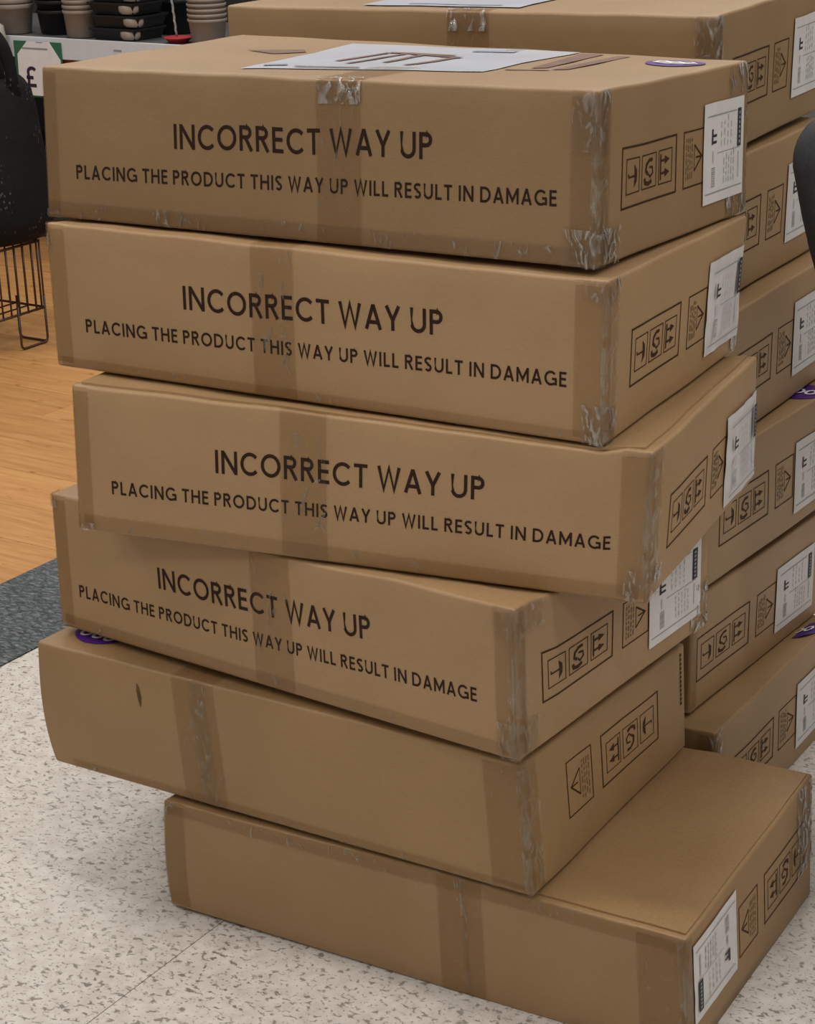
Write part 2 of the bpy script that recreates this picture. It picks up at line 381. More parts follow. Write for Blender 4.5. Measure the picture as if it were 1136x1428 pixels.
# ------------------------------------------------------------------ cartons
CL, CD, CH, CR = 0.8281, 0.4854, 0.205, 0.005          # length, depth, height, edge radius
CORNERS = {   # the eight settled corners of every carton: bottom FL FR KR KL, top FL FR KR KL
    'F1': [(-0.5460,2.6992,1.0238), (0.1789,2.2969,1.0249), (0.4178,2.7144,1.0063), (-0.3066,3.1255,1.0081), (-0.5362,2.6978,1.2261), (0.1830,2.3002,1.2335), (0.4166,2.7155,1.2107), (-0.3066,3.1255,1.2158)],
    'F2': [(-0.5447,2.6587,0.8224), (0.1878,2.2720,0.8119), (0.4095,2.7069,0.8100), (-0.3185,3.0883,0.8187), (-0.5426,2.6592,1.0239), (0.1917,2.2757,1.0148), (0.4190,2.6992,1.0082), (-0.3185,3.0883,1.0201)],
    'F3': [(-0.5181,2.5684,0.6118), (0.2384,2.2426,0.6143), (0.4401,2.6974,0.6184), (-0.3199,3.0207,0.6146), (-0.5134,2.5838,0.8152), (0.2449,2.2424,0.8129), (0.4365,2.6772,0.8094), (-0.3199,3.0207,0.8130)],
    'F4': [(-0.5881,2.7194,0.4032), (0.0788,2.2250,0.4091), (0.3683,2.6263,0.4219), (-0.2988,3.1120,0.4139), (-0.5865,2.7236,0.6117), (0.0754,2.2289,0.6172), (0.3683,2.6263,0.6273), (-0.2988,3.1120,0.6213)],
    'F5': [(-0.6080,2.6749,0.1977), (0.0966,2.2445,0.2005), (0.3486,2.6744,0.2005), (-0.3610,3.0946,0.1958), (-0.6204,2.6856,0.3928), (0.0835,2.2523,0.3938), (0.3389,2.6438,0.3847), (-0.3610,3.0946,0.3877)],
    'F6': [(-0.4333,2.5705,0.0054), (0.2986,2.1608,-0.0054), (0.5295,2.5745,-0.0028), (-0.1950,2.9857,0.0082), (-0.4300,2.5544,0.1976), (0.2869,2.1533,0.1886), (0.5251,2.5876,0.1950), (-0.1950,2.9857,0.2036)],
    'B1': [(-0.3430,3.2650,1.0391), (0.3950,2.8814,1.0494), (0.6189,3.3141,1.0497), (-0.1162,3.6954,1.0394), (-0.3430,3.2650,1.2462), (0.3950,2.8814,1.2536), (0.6189,3.3141,1.2559), (-0.1162,3.6954,1.2455)],
    'B2': [(-0.3367,3.2795,0.8206), (0.3819,2.8680,0.8230), (0.6231,3.2893,0.8248), (-0.0955,3.7008,0.8223), (-0.3367,3.2795,1.0331), (0.3819,2.8680,1.0356), (0.6231,3.2893,1.0373), (-0.0955,3.7008,1.0349)],
    'B3': [(-0.3180,3.2379,0.6150), (0.3996,2.8245,0.6152), (0.6419,3.2452,0.6152), (-0.0757,3.6585,0.6151), (-0.3180,3.2379,0.8204), (0.3996,2.8245,0.8205), (0.6419,3.2452,0.8206), (-0.0757,3.6585,0.8205)],
    'B4': [(-0.3111,3.2364,0.4100), (0.3742,2.7715,0.4095), (0.6467,3.1732,0.4090), (-0.0387,3.6381,0.4095), (-0.3111,3.2364,0.6121), (0.3742,2.7715,0.6117), (0.6467,3.1732,0.6111), (-0.0387,3.6381,0.6116)],
    'B5': [(-0.3369,3.2019,0.2078), (0.3652,2.7679,0.2067), (0.6222,3.1642,0.1934), (-0.0752,3.6107,0.1974), (-0.3369,3.2019,0.4024), (0.3652,2.7679,0.3984), (0.6222,3.1642,0.3881), (-0.0752,3.6107,0.3921)],
    'B6': [(-0.3104,3.1332,0.0002), (0.3985,2.7059,-0.0000), (0.6494,3.1205,-0.0006), (-0.0594,3.5487,-0.0004), (-0.3104,3.1332,0.2045), (0.3985,2.7059,0.2045), (0.6494,3.1205,0.2038), (-0.0594,3.5487,0.2039)],
}
for key_, deep in (('B5', 1.13), ('B6', 1.12), ('B1', 1.10), ('B2', 1.10), ('B3', 1.10), ('B4', 1.10)):       # the rear cartons are a little deeper
    q_ = [Vector(p) for p in CORNERS[key_]]
    for a, b in ((1, 2), (0, 3), (5, 6), (4, 7)): q_[b] = q_[a] + (q_[b] - q_[a]) * deep
    CORNERS[key_] = q_
def bilerp(Q, u, v): return (Q[0] * (1 - u) + Q[1] * u) * (1 - v) + (Q[3] * (1 - u) + Q[2] * u) * v
class Carton:
    def __init__(s, key, upper, label, group, seed, bulge_left=0.0, margin=0.0048, tint=(1, 1, 1)):
        s.Q = [Vector(p) for p in CORNERS[key]]; s.key = key; s.seed = seed; s.margin = margin; s.tint = (*tint, 1); s.bl = bulge_left
        s.up = [Vector(p) for p in CORNERS[upper][:4]] if upper else None
        fl, fr = s.Q[0], s.Q[1]; s.yaw = math.atan2(fr.y - fl.y, fr.x - fl.x)
        c = (s.Q[0] + s.Q[1] + s.Q[2] + s.Q[3]) / 4; s.org = Vector((c.x, c.y, min(q.z for q in s.Q[:4])))
        s.inv = Matrix.Rotation(-s.yaw, 4, 'Z') @ Matrix.Translation(-s.org)
        s.top = 0.0
        if s.up:      # plane of the bottom of the carton above
            n = (s.up[2] - s.up[0]).cross(s.up[3] - s.up[1]).normalized(); cc = sum(s.up, Vector()) / 4
            s.pl = (n, cc)
        s.o = thing('carton', label, 'carton', s.org, s.yaw, group)
    def inside_up(s, P):
        d = 9
        for a, b in zip(s.up, s.up[1:] + s.up[:1]):
            e = (b - a); l = math.hypot(e.x, e.y); d = min(d, (e.x * (P.y - a.y) - e.y * (P.x - a.x)) / l)
        return d
    def at(s, p, eps=0.0):
        x, y, z = p; dim = (CL, CD, CH)
        inn = Vector([min(max(a, CR), d - CR) for a, d in zip(p, dim)]); dr = Vector(p) - inn
        if dr.length > 1e-7: dr.normalize()
        q = inn + dr * (CR + eps)
        u, v, h = x / CL, y / CD, z / CH
        # panels bow and dent a little
        e = min(1, 6 * min(u, 1 - u)) * min(1, 6 * min(h, 1 - h))
        nz = noise.noise(Vector((x * 5 + s.seed * 7.1, y * 5, z * 6 + s.seed)))
        q.y -= (1 - v) * (0.0026 * e * (0.5 + nz)); q.x += (u ** 8) * 0.0030 * (0.3 + nz) * min(1, 6 * min(v, 1 - v))
        q.x -= s.bl * math.sin(math.pi * min(1, max(0, h)) ** 0.8) * (1 - u) ** 10
        q.z += 0.0016 * noise.noise(Vector((x * 11 + s.seed, y * 11, 3.3 + (h > .5)))) * (1 if 0.5 < h else 0)
        uu, vv, hh = q.x / CL, q.y / CD, q.z / CH
        P = bilerp(s.Q[:4], uu, vv) * (1 - hh) + bilerp(s.Q[4:], uu, vv) * hh
        if s.up and h > 0.02:
            T = bilerp(s.Q[4:], uu, vv); n, c = s.pl
            gap = (c.z - (n.x * (T.x - c.x) + n.y * (T.y - c.y)) / n.z) - T.z - s.margin
            if gap < 0.0: d = max(gap, -0.022)
            else: t = min(1, max(0, (s.inside_up(T) - 0.025) / 0.07)); d = min(gap, 0.012) * t * t * (3 - 2 * t)
            t = min(1, max(0, (s.inside_up(T) + 0.03) / 0.03)); P.z += d * h * t
        if P.z < 0.0006: P.z = 0.0006
        return s.inv @ P
    def axis(s, d, step, lo=0.0):
        r = [0, CR * .3, CR * .65, CR]; n = max(2, int(d / step))
        return r + [CR + (d - 2 * CR) * i / n for i in range(1, n)] + [d - a for a in r[::-1]]
    def body(s):
        X, Y, Z = s.axis(CL, .03), s.axis(CD, .03), s.axis(CH, .022); idx, V, F = {}, [], []
        def vid(i, j, k):
            if (i, j, k) not in idx: idx[(i, j, k)] = len(V); V.append(s.at((X[i], Y[j], Z[k])))
            return idx[(i, j, k)]
        nx, ny, nz = len(X) - 1, len(Y) - 1, len(Z) - 1
        for i in range(nx):
            for j in range(ny):
                F.append((vid(i, j, 0), vid(i, j + 1, 0), vid(i + 1, j + 1, 0), vid(i + 1, j, 0)))
                F.append((vid(i, j, nz), vid(i + 1, j, nz), vid(i + 1, j + 1, nz), vid(i, j + 1, nz)))
            for k in range(nz):
                F.append((vid(i, 0, k), vid(i + 1, 0, k), vid(i + 1, 0, k + 1), vid(i, 0, k + 1)))
                F.append((vid(i, ny, k), vid(i, ny, k + 1), vid(i + 1, ny, k + 1), vid(i + 1, ny, k)))
        for j in range(ny):
            for k in range(nz):
                F.append((vid(0, j, k), vid(0, j, k + 1), vid(0, j + 1, k + 1), vid(0, j + 1, k)))
                F.append((vid(nx, j, k), vid(nx, j + 1, k), vid(nx, j + 1, k + 1), vid(nx, j, k + 1)))
        s.b = mesh_obj('carton_body', V, F, M['card'], s.o, True); s.b.color = s.tint
    # flat print or paper on a face: 'F' (x,z), 'R' (y,z), 'T' (x,y)
    def p3(s, face, a, b):
        k = 1.10 if s.key in ('B1', 'B2', 'B3', 'B4') else 1.0
        return (a, 0, b) if face == 'F' else (CL, a / k, b) if face == 'R' else (a, b / k, CH)
    def decal(s, name, face, polys, mat, eps=0.0005, parent=None):
        V, F = [], []
        for q in polys:
            i = len(V); V += [s.at(s.p3(face, a, b), eps) for a, b in q]; F.append(tuple(range(i, i + len(q))))
        o = mesh_obj(name, V, F, mat, parent or s.o); fix_normals(o, s, face)
        if name in ('label_text', 'label_barcode', 'label_bar_digits', 'label_rule', 'label_code_mark', 'small_print', 'edge_print', 'sticker_lettering', 'printed_title', 'printed_warning_line', 'handling_symbols', 'warning_triangle_panel', 'printed_table', 'printed_caption'): o['kind'] = 'stuff'
        return o
    # tape wound along a path of (two-axis) points; the third axis is the tape's width
    def tape(s, path, fixed, f3, mat='tape', eps=0.0011, crinkle=0.0, name='tape', jag=0.0):
        V, F, P3 = [], [], []; n, m = len(path), len(fixed)
        for i, p in enumerate(path):
            for j, f in enumerate(fixed):
                q = f3(p, f)
                if jag and (i in (0, n - 1)): q = tuple(c + jag * noise.noise(Vector((f * 90, s.seed, i))) * (1 if kx == s.jax else 0) for kx, c in enumerate(q))
                e = eps + crinkle * max(0.0, 0.25 + noise.noise(Vector((q[0] * 70, q[1] * 70 + s.seed * 3, q[2] * 60))))
                V.append(s.at(q, e)); P3.append(q)
        for i in range(n - 1):
            for j in range(m - 1): F.append((i * m + j, i * m + j + 1, (i + 1) * m + j + 1, (i + 1) * m + j))
        F2 = []
        for f in F:      # tape faces look away from the board
            a, b, c_ = V[f[0]], V[f[1]], V[f[2]]; nn = (b - a).cross(c_ - a); q = P3[f[0]]
            out = V[f[0]] - s.at(q, -.003)
            F2.append(f if nn.dot(out) > 0 else f[::-1])
        return mesh_obj(name, V, F2, M[mat], s.o, True)
    jax = 2
    def zs(s, z0=0.0, z1=CH, step=.02): return [z for z in s.axis(CH, step) if z0 - 1e-6 <= z <= z1 + 1e-6]
    def centre_tape(s, x0, x1, top=1.0, mat='tape', crinkle=0.0):
        xs = [x0 + (x1 - x0) * i / 6 for i in range(7)]
        path = [(0, z) for z in s.zs()] + [(y, CH) for y in s.axis(CD, .03)[1:] if y <= CD * top]
        s.tape(path, xs, lambda p, f: (f, p[0], p[1]), mat, crinkle=crinkle)
    def centre_tape_crinkle(s, x0, x1, depth=0.03):
        xs = [x0 + (x1 - x0) * i / 16 for i in range(17)]
        path = [(0, CH - depth + depth * i / 9) for i in range(9)] + [(y, CH) for y in (CR * .3, CR * .65, CR, .012, .018)]
        s.tape(path, xs, lambda p, f: (f, p[0], p[1]), 'tape_crinkled', eps=0.0016, crinkle=0.0010)
    def corner_tape(s, wf=0.035, wr=0.035, z0=0.0, z1=CH, mat='tape', crinkle=0.0, eps=0.0012, left=False):
        if not left: path = [(CL - wf * (1 - i / 4) , 0) for i in range(4)] + [(CL - CR, 0), (CL - CR * .65, 0), (CL - CR * .3, 0), (CL, 0), (CL, CR * .3), (CL, CR * .65), (CL, CR)] + [(CL, CR + (wr - CR) * (i / 4)) for i in range(1, 5)]
        else: path = [(wf * (1 - i / 4), 0) for i in range(4)] + [(CR, 0), (CR * .65, 0), (CR * .3, 0), (0, 0), (0, CR), (0, wr)]
        n = max(3, int((z1 - z0) / (.007 if crinkle else .02))); zz = [z0 + (z1 - z0) * i / n for i in range(n + 1)]
        s.tape(path, zz, lambda p, f: (p[0], p[1], f), mat, eps, crinkle)
    def back_corner_tape(s, z0, z1, wd=0.045, mat='tape_crinkled', crinkle=0.0014):
        path = [(CL, CD - wd + (wd - CR) * i / 5) for i in range(6)] + [(CL, CD - CR * .5), (CL, CD), (CL - CR, CD), (CL - .03, CD)]
        n = int((z1 - z0) / .008); zz = [z0 + (z1 - z0) * i / n for i in range(n + 1)]
        s.tape(path, zz, lambda p, f: (p[0], p[1], f), mat, 0.0014, crinkle)
    def edge_tape(s, z0, z1, x0=0.0, x1=CL, mat='tape', crinkle=0.0, jag=0.0, eps=0.0013):
        n = int((x1 - x0) / (.008 if (crinkle or jag) else .03)); xs = [x0 + (x1 - x0) * i / n for i in range(n + 1)]
        s.tape([(0, z0 + (z1 - z0) * i / 4) for i in range(5)], xs, lambda p, f: (f, p[0], p[1]), mat, eps, crinkle, jag=jag)
    def warning(s, off=(0, 0), k=1.0):
        ox, oz = off
        s.decal('printed_title', 'F', text_polys('INCORRECT WAY UP', .219 + ox, .1065 + oz, .606 + ox, .1155 + oz, .0325, .155, .17, .31), M['ink'])
        s.decal('printed_warning_line', 'F', text_polys('PLACING THE PRODUCT THIS WAY UP WILL RESULT IN DAMAGE', .054 + ox, .0565 + oz, .775 + ox, .0700 + oz, .0190, .165, .20), M['ink'])
    def symbols(s, a0=.066, a1=.234, z0=.060, z1=.131, t0=.262, t1=.33, flip=False):
        W_, H_ = a1 - a0, z1 - z0
        def B(u, v): return (a1 - u * W_, z1 - v * H_) if flip else (a0 + u * W_, z0 + v * H_)
        def T(u, v): return (t1 - u * (t1 - t0), z1 - v * H_) if flip else (t0 + u * (t1 - t0), z0 + v * H_)
        L_ = []
        def pl(fn, pts, wd): L_.extend(line_polys([fn(*p) for p in pts], wd))
        def fr(fn, u0, v0, u1, v1, wd): pl(fn, [(u0, v0), (u1, v0), (u1, v1), (u0, v1), (u0, v0)], wd)
        fr(B, 0, 0, 1, 1, .0026)
        for u0, u1 in ((.08, .32), (.37, .63), (.68, .92)): fr(B, u0, .22, u1, .80, .0015)
        # umbrella on its side
        L_.append([B(.235 - .012, .30), B(.27, .40), B(.275, .5), B(.27, .60), B(.235 - .012, .70), B(.232, .5)])
        pl(B, [(.24, .5), (.12, .5), (.115, .56)], .0024)
        # fragile hands / glass
        pl(B, [arcp for arcp in [(.56, .70), (.50, .70), (.45, .63), (.44, .52), (.48, .46)]], .0044)
        pl(B, [(.50, .58), (.56, .56), (.57, .46), (.52, .40), (.49, .46)], .0028)
        pl(B, [(.42, .40), (.43, .32), (.49, .29), (.55, .33)], .0052)
        # two arrows over a base line, on their side
        pl(B, [(.715, .28), (.715, .74)], .0034)
        for v in (.40, .62):
            pl(B, [(.715, v), (.80, v)], .0030)
            L_.append([B(.79, v - .075), B(.875, v), B(.79, v + .075)])
        s.decal('handling_symbols', 'R', L_, M['ink_line'])
        L_ = []
        fr(T, 0, 0, 1, 1, .0020)
        pl(T, [(.50, .74), (.86, .50), (.50, .26)], .0026); pl(T, [(.86, .5), (.58, .5)], .0022); pl(T, [(.5, .26), (.5, .74)], .0012)
        s.decal('warning_triangle_panel', 'R', L_, M['ink_line'])
        L_ = []
        rr = random.Random(s.seed)
        for u in (.13, .22, .31, .40):
            v = .14
            while v < .84:
                d = rr.uniform(.05, .14); pl(T, [(u, v), (u, min(v + d, .88))], .0026); v += d + .04
        s.decal('small_print', 'R', L_, M['ink_faint'], parent=None)
    def paper_label(s, a0=.328, a1=.466, z0=.030, z1=.160, flip=False, tilt=0.0, eps=0.0020, crumple=0.0):
        W_, H_ = a1 - a0, z1 - z0
        def P(u, v):
            if flip: u, v = 1 - u, 1 - v
            return (a0 + u * W_ + tilt * (v - .5), z0 + v * H_ + tilt * .4 * (u - .5))
        def g(u0, v0, u1, v1, nx=1, ny=1): return [[P(*c) for c in q] for q in rect_fill(u0, v0, u1, v1, nx, ny)]
        V, F = [], []
        n = 10
        for j in range(n + 1):
            for i in range(n + 1):
                e = eps + crumple * max(0, noise.noise(Vector((i * .45, j * .5, s.seed * 2.2)))); V.append(s.at(s.p3('R', *P(i / n, j / n)), e))
        for j in range(n):
            for i in range(n): k = j * (n + 1) + i; F.append((k, k + 1, k + n + 2, k + n + 1))
        lab = mesh_obj('shipping_label', V, F, M['label'], s.o); fix_normals(lab, s, 'R')
        e2 = eps + crumple + .0005
        s.decal('label_rule', 'R', g(.08, .865, .80, .878) + g(.05, .095, .96, .108) + g(.33, .485, .90, .493), M['label_grey'], e2, lab)
        blk = g(.83, .50, .925, .885, 1, 6)
        s.decal('label_black_bar', 'R', blk, M['label_black'], e2, lab)
        s.decal('label_bar_digits', 'R', sum((g(.862, .53 + i * .049, .895, .53 + i * .049 + .028) for i in range(7)), []), M['label_grey'], e2 + .0003, lab)
        s.decal('label_code_mark', 'R', g(.19, .585, .225, .74) + g(.225, .655, .31, .682) + g(.225, .59, .31, .617), M['label_black'], e2, lab)
        bars = []; rr = random.Random(s.seed + 5); v = .16
        while v < .36:
            d = rr.uniform(.006, .016); bars += g(.20, v, .285, v + d); v += d + rr.uniform(.006, .012)
        s.decal('label_barcode', 'R', bars, M['label_grey'], e2, lab)
        tx = []
        for u in (.50, .56, .62, .68, .74):
            v = .17
            while v < .44: d = rr.uniform(.03, .08); tx += g(u, v, u + .022, v + d); v += d + .025
        for u in (.42, .50, .58, .66):
            v = .55
            while v < .80: d = rr.uniform(.03, .08); tx += g(u, v, u + .018, v + d); v += d + .03
        tx += g(.86, .18, .885, .45, 1, 2) + g(.22, .40, .25, .52)
        s.decal('label_text', 'R', tx, M['label_pale'], e2, lab)
    def sticker(s, cx, cy, r, ring=False, dy=0.0):
        pol = lambda rr, k: (cx + rr * math.cos(R(k * 12)), cy + rr * math.sin(R(k * 12)))
        disc = [[pol(r * i / 5 + 1e-5, k), pol(r * (i + 1) / 5, k), pol(r * (i + 1) / 5, k + 1), pol(r * i / 5 + 1e-5, k + 1)] for k in range(30) for i in range(5)]
        st = s.decal('round_sticker', 'T', disc, M['purple'], .0012); st['label'] = 'round purple sticker with white lettering'
        q = []
        for dx in (-.46, 0, .46):
            q += [[(cx + (x + dx) * r, cy + (y + dy) * r) for x, y in w_] for w_ in stroke_quads(arc(0, 0, .17, .26, 0, 360, 14), .11, True)]
        s.decal('sticker_lettering', 'T', q, M['white'], .0024, st)
        if ring: s.decal('sticker_centre', 'T', [[(cx + .80 * r * math.cos(R(k * 15)) * t, cy + .40 * r * math.sin(R(k * 15)) * t) for t, k in ((i / 4 + 1e-4, k), ((i + 1) / 4, k), ((i + 1) / 4, k + 1), (i / 4 + 1e-4, k + 1))] for k in range(24) for i in range(4)], M['label_pale'], .0018, st)
    def flap(s, x0, x1, y0, y1, thick=0.0035, name='top_flap'):
        nx, ny = 24, 14; V, F = [], []
        X = [x0 + (x1 - x0) * i / nx for i in range(nx + 1)]; Y = [y0 + (y1 - y0) * i / ny for i in range(ny + 1)]
        for e in (thick, -.001):
            for y in Y:
                for x in X: V.append(s.at((min(max(x, CR), CL - CR), min(max(y, CR), CD - CR), CH), e) )
        k = (nx + 1) * (ny + 1)
        for j in range(ny):
            for i in range(nx): a = j * (nx + 1) + i; F.append((a, a + 1, a + nx + 2, a + nx + 1))
        rim = [i for i in range(nx + 1)] + [j * (nx + 1) + nx for j in range(1, ny + 1)] + [ny * (nx + 1) + i for i in range(nx - 1, -1, -1)] + [j * (nx + 1) for j in range(ny - 1, 0, -1)]
        for a, b in zip(rim, rim[1:] + rim[:1]): F.append((a, a + k, b + k, b))
        o = mesh_obj(name, V, F, M['card'], s.o); o.color = s.tint; return o
def fix_normals(o, s, face):
    """flat print must face outwards"""
    d = {'F': Vector((0, -1, 0)), 'R': Vector((1, 0, 0)), 'T': Vector((0, 0, 1))}[face]
    bad = [p.index for p in o.data.polygons if p.normal.dot(d) < 0]
    if bad:
        bm = bmesh.new(); bm.from_mesh(o.data); bm.faces.ensure_lookup_table()
        bmesh.ops.reverse_faces(bm, faces=[bm.faces[i] for i in bad]); bm.to_mesh(o.data); bm.free()

NEAR, REAR = 'cartons in the near stack', 'cartons in the rear stack'
def make(key, up, label, group, seed, **k):
    c = Carton(key, up, label, group, seed, **k); c.body(); return c
# near stack, floor upwards
c = make('F6', 'F5', 'lowest carton of the near stack, standing on the speckled floor, label at near corner', NEAR, 6, tint=(.90, .87, .82), bulge_left=.006, margin=.0078)
c.flap(.30, CL - .004, .010, CD - .010, .0030)
c.centre_tape(.461, .530, .06); c.centre_tape(.497, .507, .010, 'tape_milky'); c.corner_tape(.070, .018, mat='tape'); c.corner_tape(.012, .012, crinkle=0.0005, mat='tape_milky', eps=.0022)  # narrow milky strip paints a light streak on the centre tape
c.corner_tape(.037, .02, left=True); c.edge_tape(.180, .2045, jag=.004)
c.symbols(.280, .446, .063, .144, .182, .252, flip=True); c.paper_label(.016, .168, .054, .184, flip=True, crumple=.0012)
c.back_corner_tape(.06, .203, .07, crinkle=0.0009)
c = make('F5', 'F4', 'blank-fronted carton second from the floor in the near stack, purple sticker and dark tear', NEAR, 5, tint=(.93, .90, .84), bulge_left=.012)
c.centre_tape(.254, .329, .12); c.centre_tape(.284, .312, .012, 'tape_milky'); c.corner_tape(.060, .012, mat='tape'); c.corner_tape(.010, .034, z0=.0, mat='tape_milky', eps=.002, crinkle=0.0005)  # added milky strip: painted highlight of the wrinkled centre tape
c.edge_tape(.0005, .016, .04)
c.symbols(.212, .388, .068, .156, .111, .182, flip=True); c.sticker(.069, .081, .049, dy=-.36)
c.decal('tear_mark', 'F', [[(.1885, .178), (.1925, .172), (.1945, .155), (.1925, .142), (.1905, .138), (.1880, .150), (.1870, .165)]], M['scuff'], .0006)
c.decal('edge_print', 'R', sum((rect_fill(.466, .092 + i * .0085, .472, .092 + i * .0085 + .0062) for i in range(12)), []), M['ink_line'])
c = make('F4', 'F3', 'twisted carton fourth from top of the near stack, lowest one with printed warning on front', NEAR, 4, tint=(1.08, 1.08, 1.12))
c.warning((-.008, -.0015)); c.centre_tape(.389, .460, 1.0); c.corner_tape(.032, .02, mat='tape'); c.corner_tape(.012, .022, crinkle=0.0009, mat='tape_milky', eps=.0022)
c.corner_tape(.030, .02, left=True); c.edge_tape(.0005, .022); c.corner_tape(.014, .02, .186, .2045, 'tape_milky', .002, .0024, left=True)
c.corner_tape(.034, .060, .165, .2045, 'tape_milky', 0.0014, .0024); c.corner_tape(.030, .045, .0, .05, 'tape_milky', 0.0014, .0024)
c.symbols(.056, .223, .060, .128, .250, .318); c.paper_label(.318, .460, .029, .158); c.back_corner_tape(.0, .08, .05)
c = make('F3', 'F2', 'carton third from top of the near stack, jutting out to the right, creased lid', NEAR, 3, tint=(1.12, 1.12, 1.15), margin=.0080)
c.flap(.012, CL - .013, .008, CD - .008, .0032)
c.warning((.004, .001)); c.centre_tape(.321, .389, 1.0); c.corner_tape(.039, .012, mat='tape'); c.corner_tape(.008, .036, .02, .2045, 'tape_milky', .001, .0022)
c.corner_tape(.026, .02, left=True); c.edge_tape(.0005, .024); c.corner_tape(.030, .05, .0, .045, 'tape_crinkled', 0.0014, .0024)
c.corner_tape(.034, .010, .196, .2045, 'tape_crinkled', .001, .0022)
c.corner_tape(.030, .01, .0, .012, 'tape_crinkled', .002, .0022, left=True)
c.symbols(.075, .241, .050, .124, .268, .33); c.paper_label(.328, .478, .012, .152, crumple=.004)
c = make('F2', 'F1', 'carton second from top of the near stack, wrinkled grey-white label at far end', NEAR, 2, tint=(1.13, 1.13, 1.18))
c.warning((.002, -.001)); c.centre_tape(.328, .393, 1.0); c.corner_tape(.042, .012, mat='tape'); c.corner_tape(.006, .032, .0, .2045, 'tape_milky', .001, .0022)
c.corner_tape(.032, .03, .178, .2045, 'tape_crinkled', 0.0011, .0024); c.corner_tape(.03, .03, .0, .05, 'tape_crinkled', 0.0011, .0024)
c.corner_tape(.030, .02, left=True); c.edge_tape(.0005, .016); c.corner_tape(.006, .02, .17, .2045, 'tape_milky', 0.0014, .0024, left=True)
c.symbols(.076, .242, .056, .1285, .272, .34); c.paper_label(.340, .474, .027, .162, crumple=.003); c.back_corner_tape(.0, .06, .03)
c = make('F1', None, 'topmost carton of the near stack, pale picture panel and purple sticker on its lid', NEAR, 1, tint=(.84, .83, .82))
c.warning(); c.centre_tape(.438, .504, 1.0); c.centre_tape_crinkle(.438, .504)
c.corner_tape(.036, .030, mat='tape'); c.corner_tape(.008, .022, .0, .2045, 'tape_milky', .0015, .0022)
c.corner_tape(.034, .026, .135, .2045, 'tape_crinkled', 0.0013, .0024); c.corner_tape(.045, .060, .0, .045, 'tape_crinkled', 0.0016, .0024)
c.corner_tape(.024, .02, left=True); c.edge_tape(.0005, .024, mat='tape_edge', crinkle=0.0005); c.corner_tape(.022, .01, .0, .012, 'tape_milky', 0.0014, .0024, left=True)
c.back_corner_tape(.165, .2045, .075); c.back_corner_tape(.0, .165, .012, 'tape_milky', .001); c.back_corner_tape(.0, .03, .08)
c.symbols(.065, .233, .061, .132, .258, .33); c.paper_label(.322, .465, .030, .161)
# picture panel on its lid
pan = [(.283, .060), (.593, .155), (.582, .475), (.234, .430)]
def on_pan(u, v): return ((pan[0][0] * (1 - u) + pan[1][0] * u) * (1 - v) + (pan[3][0] * (1 - u) + pan[2][0] * u) * v,
                          (pan[0][1] * (1 - u) + pan[1][1] * u) * (1 - v) + (pan[3][1] * (1 - u) + pan[2][1] * u) * v)
pp = c.decal('picture_panel', 'T', [[on_pan(*q) for q in w_] for w_ in rect_fill(0, 0, 1, 1, 10, 8)], M['art_white'], .0012)
tb = []
for a, b, wd in (((.25, .32), (.32, .66), .010), ((.32, .66), (.62, .62), .014), ((.34, .22), (.41, .62), .009), ((.47, .28), (.50, .62), .009), ((.60, .18), (.66, .56), .010), ((.43, .62), (.68, .54), .012)):
    tb += line_polys([on_pan(*a), on_pan(*b)], wd)
c.decal('printed_table', 'T', tb, M['art_brown'], .0024, pp)
c.decal('printed_caption', 'T', line_polys([on_pan(.05, .10), on_pan(.14, .12)], .020) + line_polys([on_pan(.60, .86), on_pan(.78, .86)], .022), M['art_grey'], .0024, pp)
c.decal('printed_caption_line', 'T', line_polys([on_pan(.20, .06), on_pan(.48, .04)], .009), M['art_brown'], .0024, pp)
for bar in ([[(.627, .224), (.645, .234), (.624, .463), (.591, .462)]], [[(.662, .208), (.679, .228), (.672, .447), (.652, .447)]], line_polys([(.604, .196), (.662, .205)], .010), [[(.144, .285), (.211, .333), (.232, .305), (.202, .262)]]):
    c.decal('printed_brown_bar', 'T', bar, M['art_brown'], .0010)
c.sticker(.762, .385, .040, ring=True)
# rear stack, floor upwards
def rear(key, up, label, seed, dy=0.0, sym=(.03, .20, .06, .132, .23), lab=.31, labz=(.032, .155), sticker=None, tint=(1, 1, 1)):
    c = make(key, up, label, REAR, seed, tint=tint)
    c.corner_tape(.030, .02, mat='tape'); c.corner_tape(.010, .02, .15, .2045, 'tape_crinkled', 0.0010, .0024)
    c.symbols(sym[0], sym[1], sym[2], sym[3], sym[4], sym[4] + .068); c.paper_label(lab, lab + .145, *labz)
    if sticker: c.sticker(*sticker)
    return c
c = rear('B6', 'B5', 'lowest carton of the rear stack, on the floor behind the bottom near carton', 16, sym=(.060, .212, .060, .131, .234), lab=.302, labz=(.029, .150), sticker=(.785, .404, .038))
c.corner_tape(.060, .004, .0, .2045, 'tape', .0, .0014)
c = rear('B5', 'B4', 'fifth carton from top of the rear stack, whole white label in view', 15, sym=(.020, .193, .052, .130, .220), lab=.288, labz=(.030, .153))
c = rear('B4', 'B3', 'fourth carton from top of the rear stack, purple sticker on its lid', 14, sym=(.064, .236, .058, .133, .264), lab=.337, labz=(.025, .150), sticker=(.785, .440, .045))
c = rear('B3', 'B2', 'third carton from top of the rear stack, half hidden by the near cartons', 13, sym=(.062, .230, .060, .134, .258), lab=.325, labz=(.038, .162))
c = rear('B2', 'B1', 'second carton from top of the rear stack, label half covered by the dark chair back', 12, sym=(.058, .227, .058, .133, .256), lab=.340, labz=(.037, .160))
c = rear('B1', None, 'topmost carton of the rear stack, blank taped front edge behind the picture-topped carton', 11, tint=(.84, .83, .80), sym=(.068, .237, .062, .136, .264), lab=.354, labz=(.04, .164))
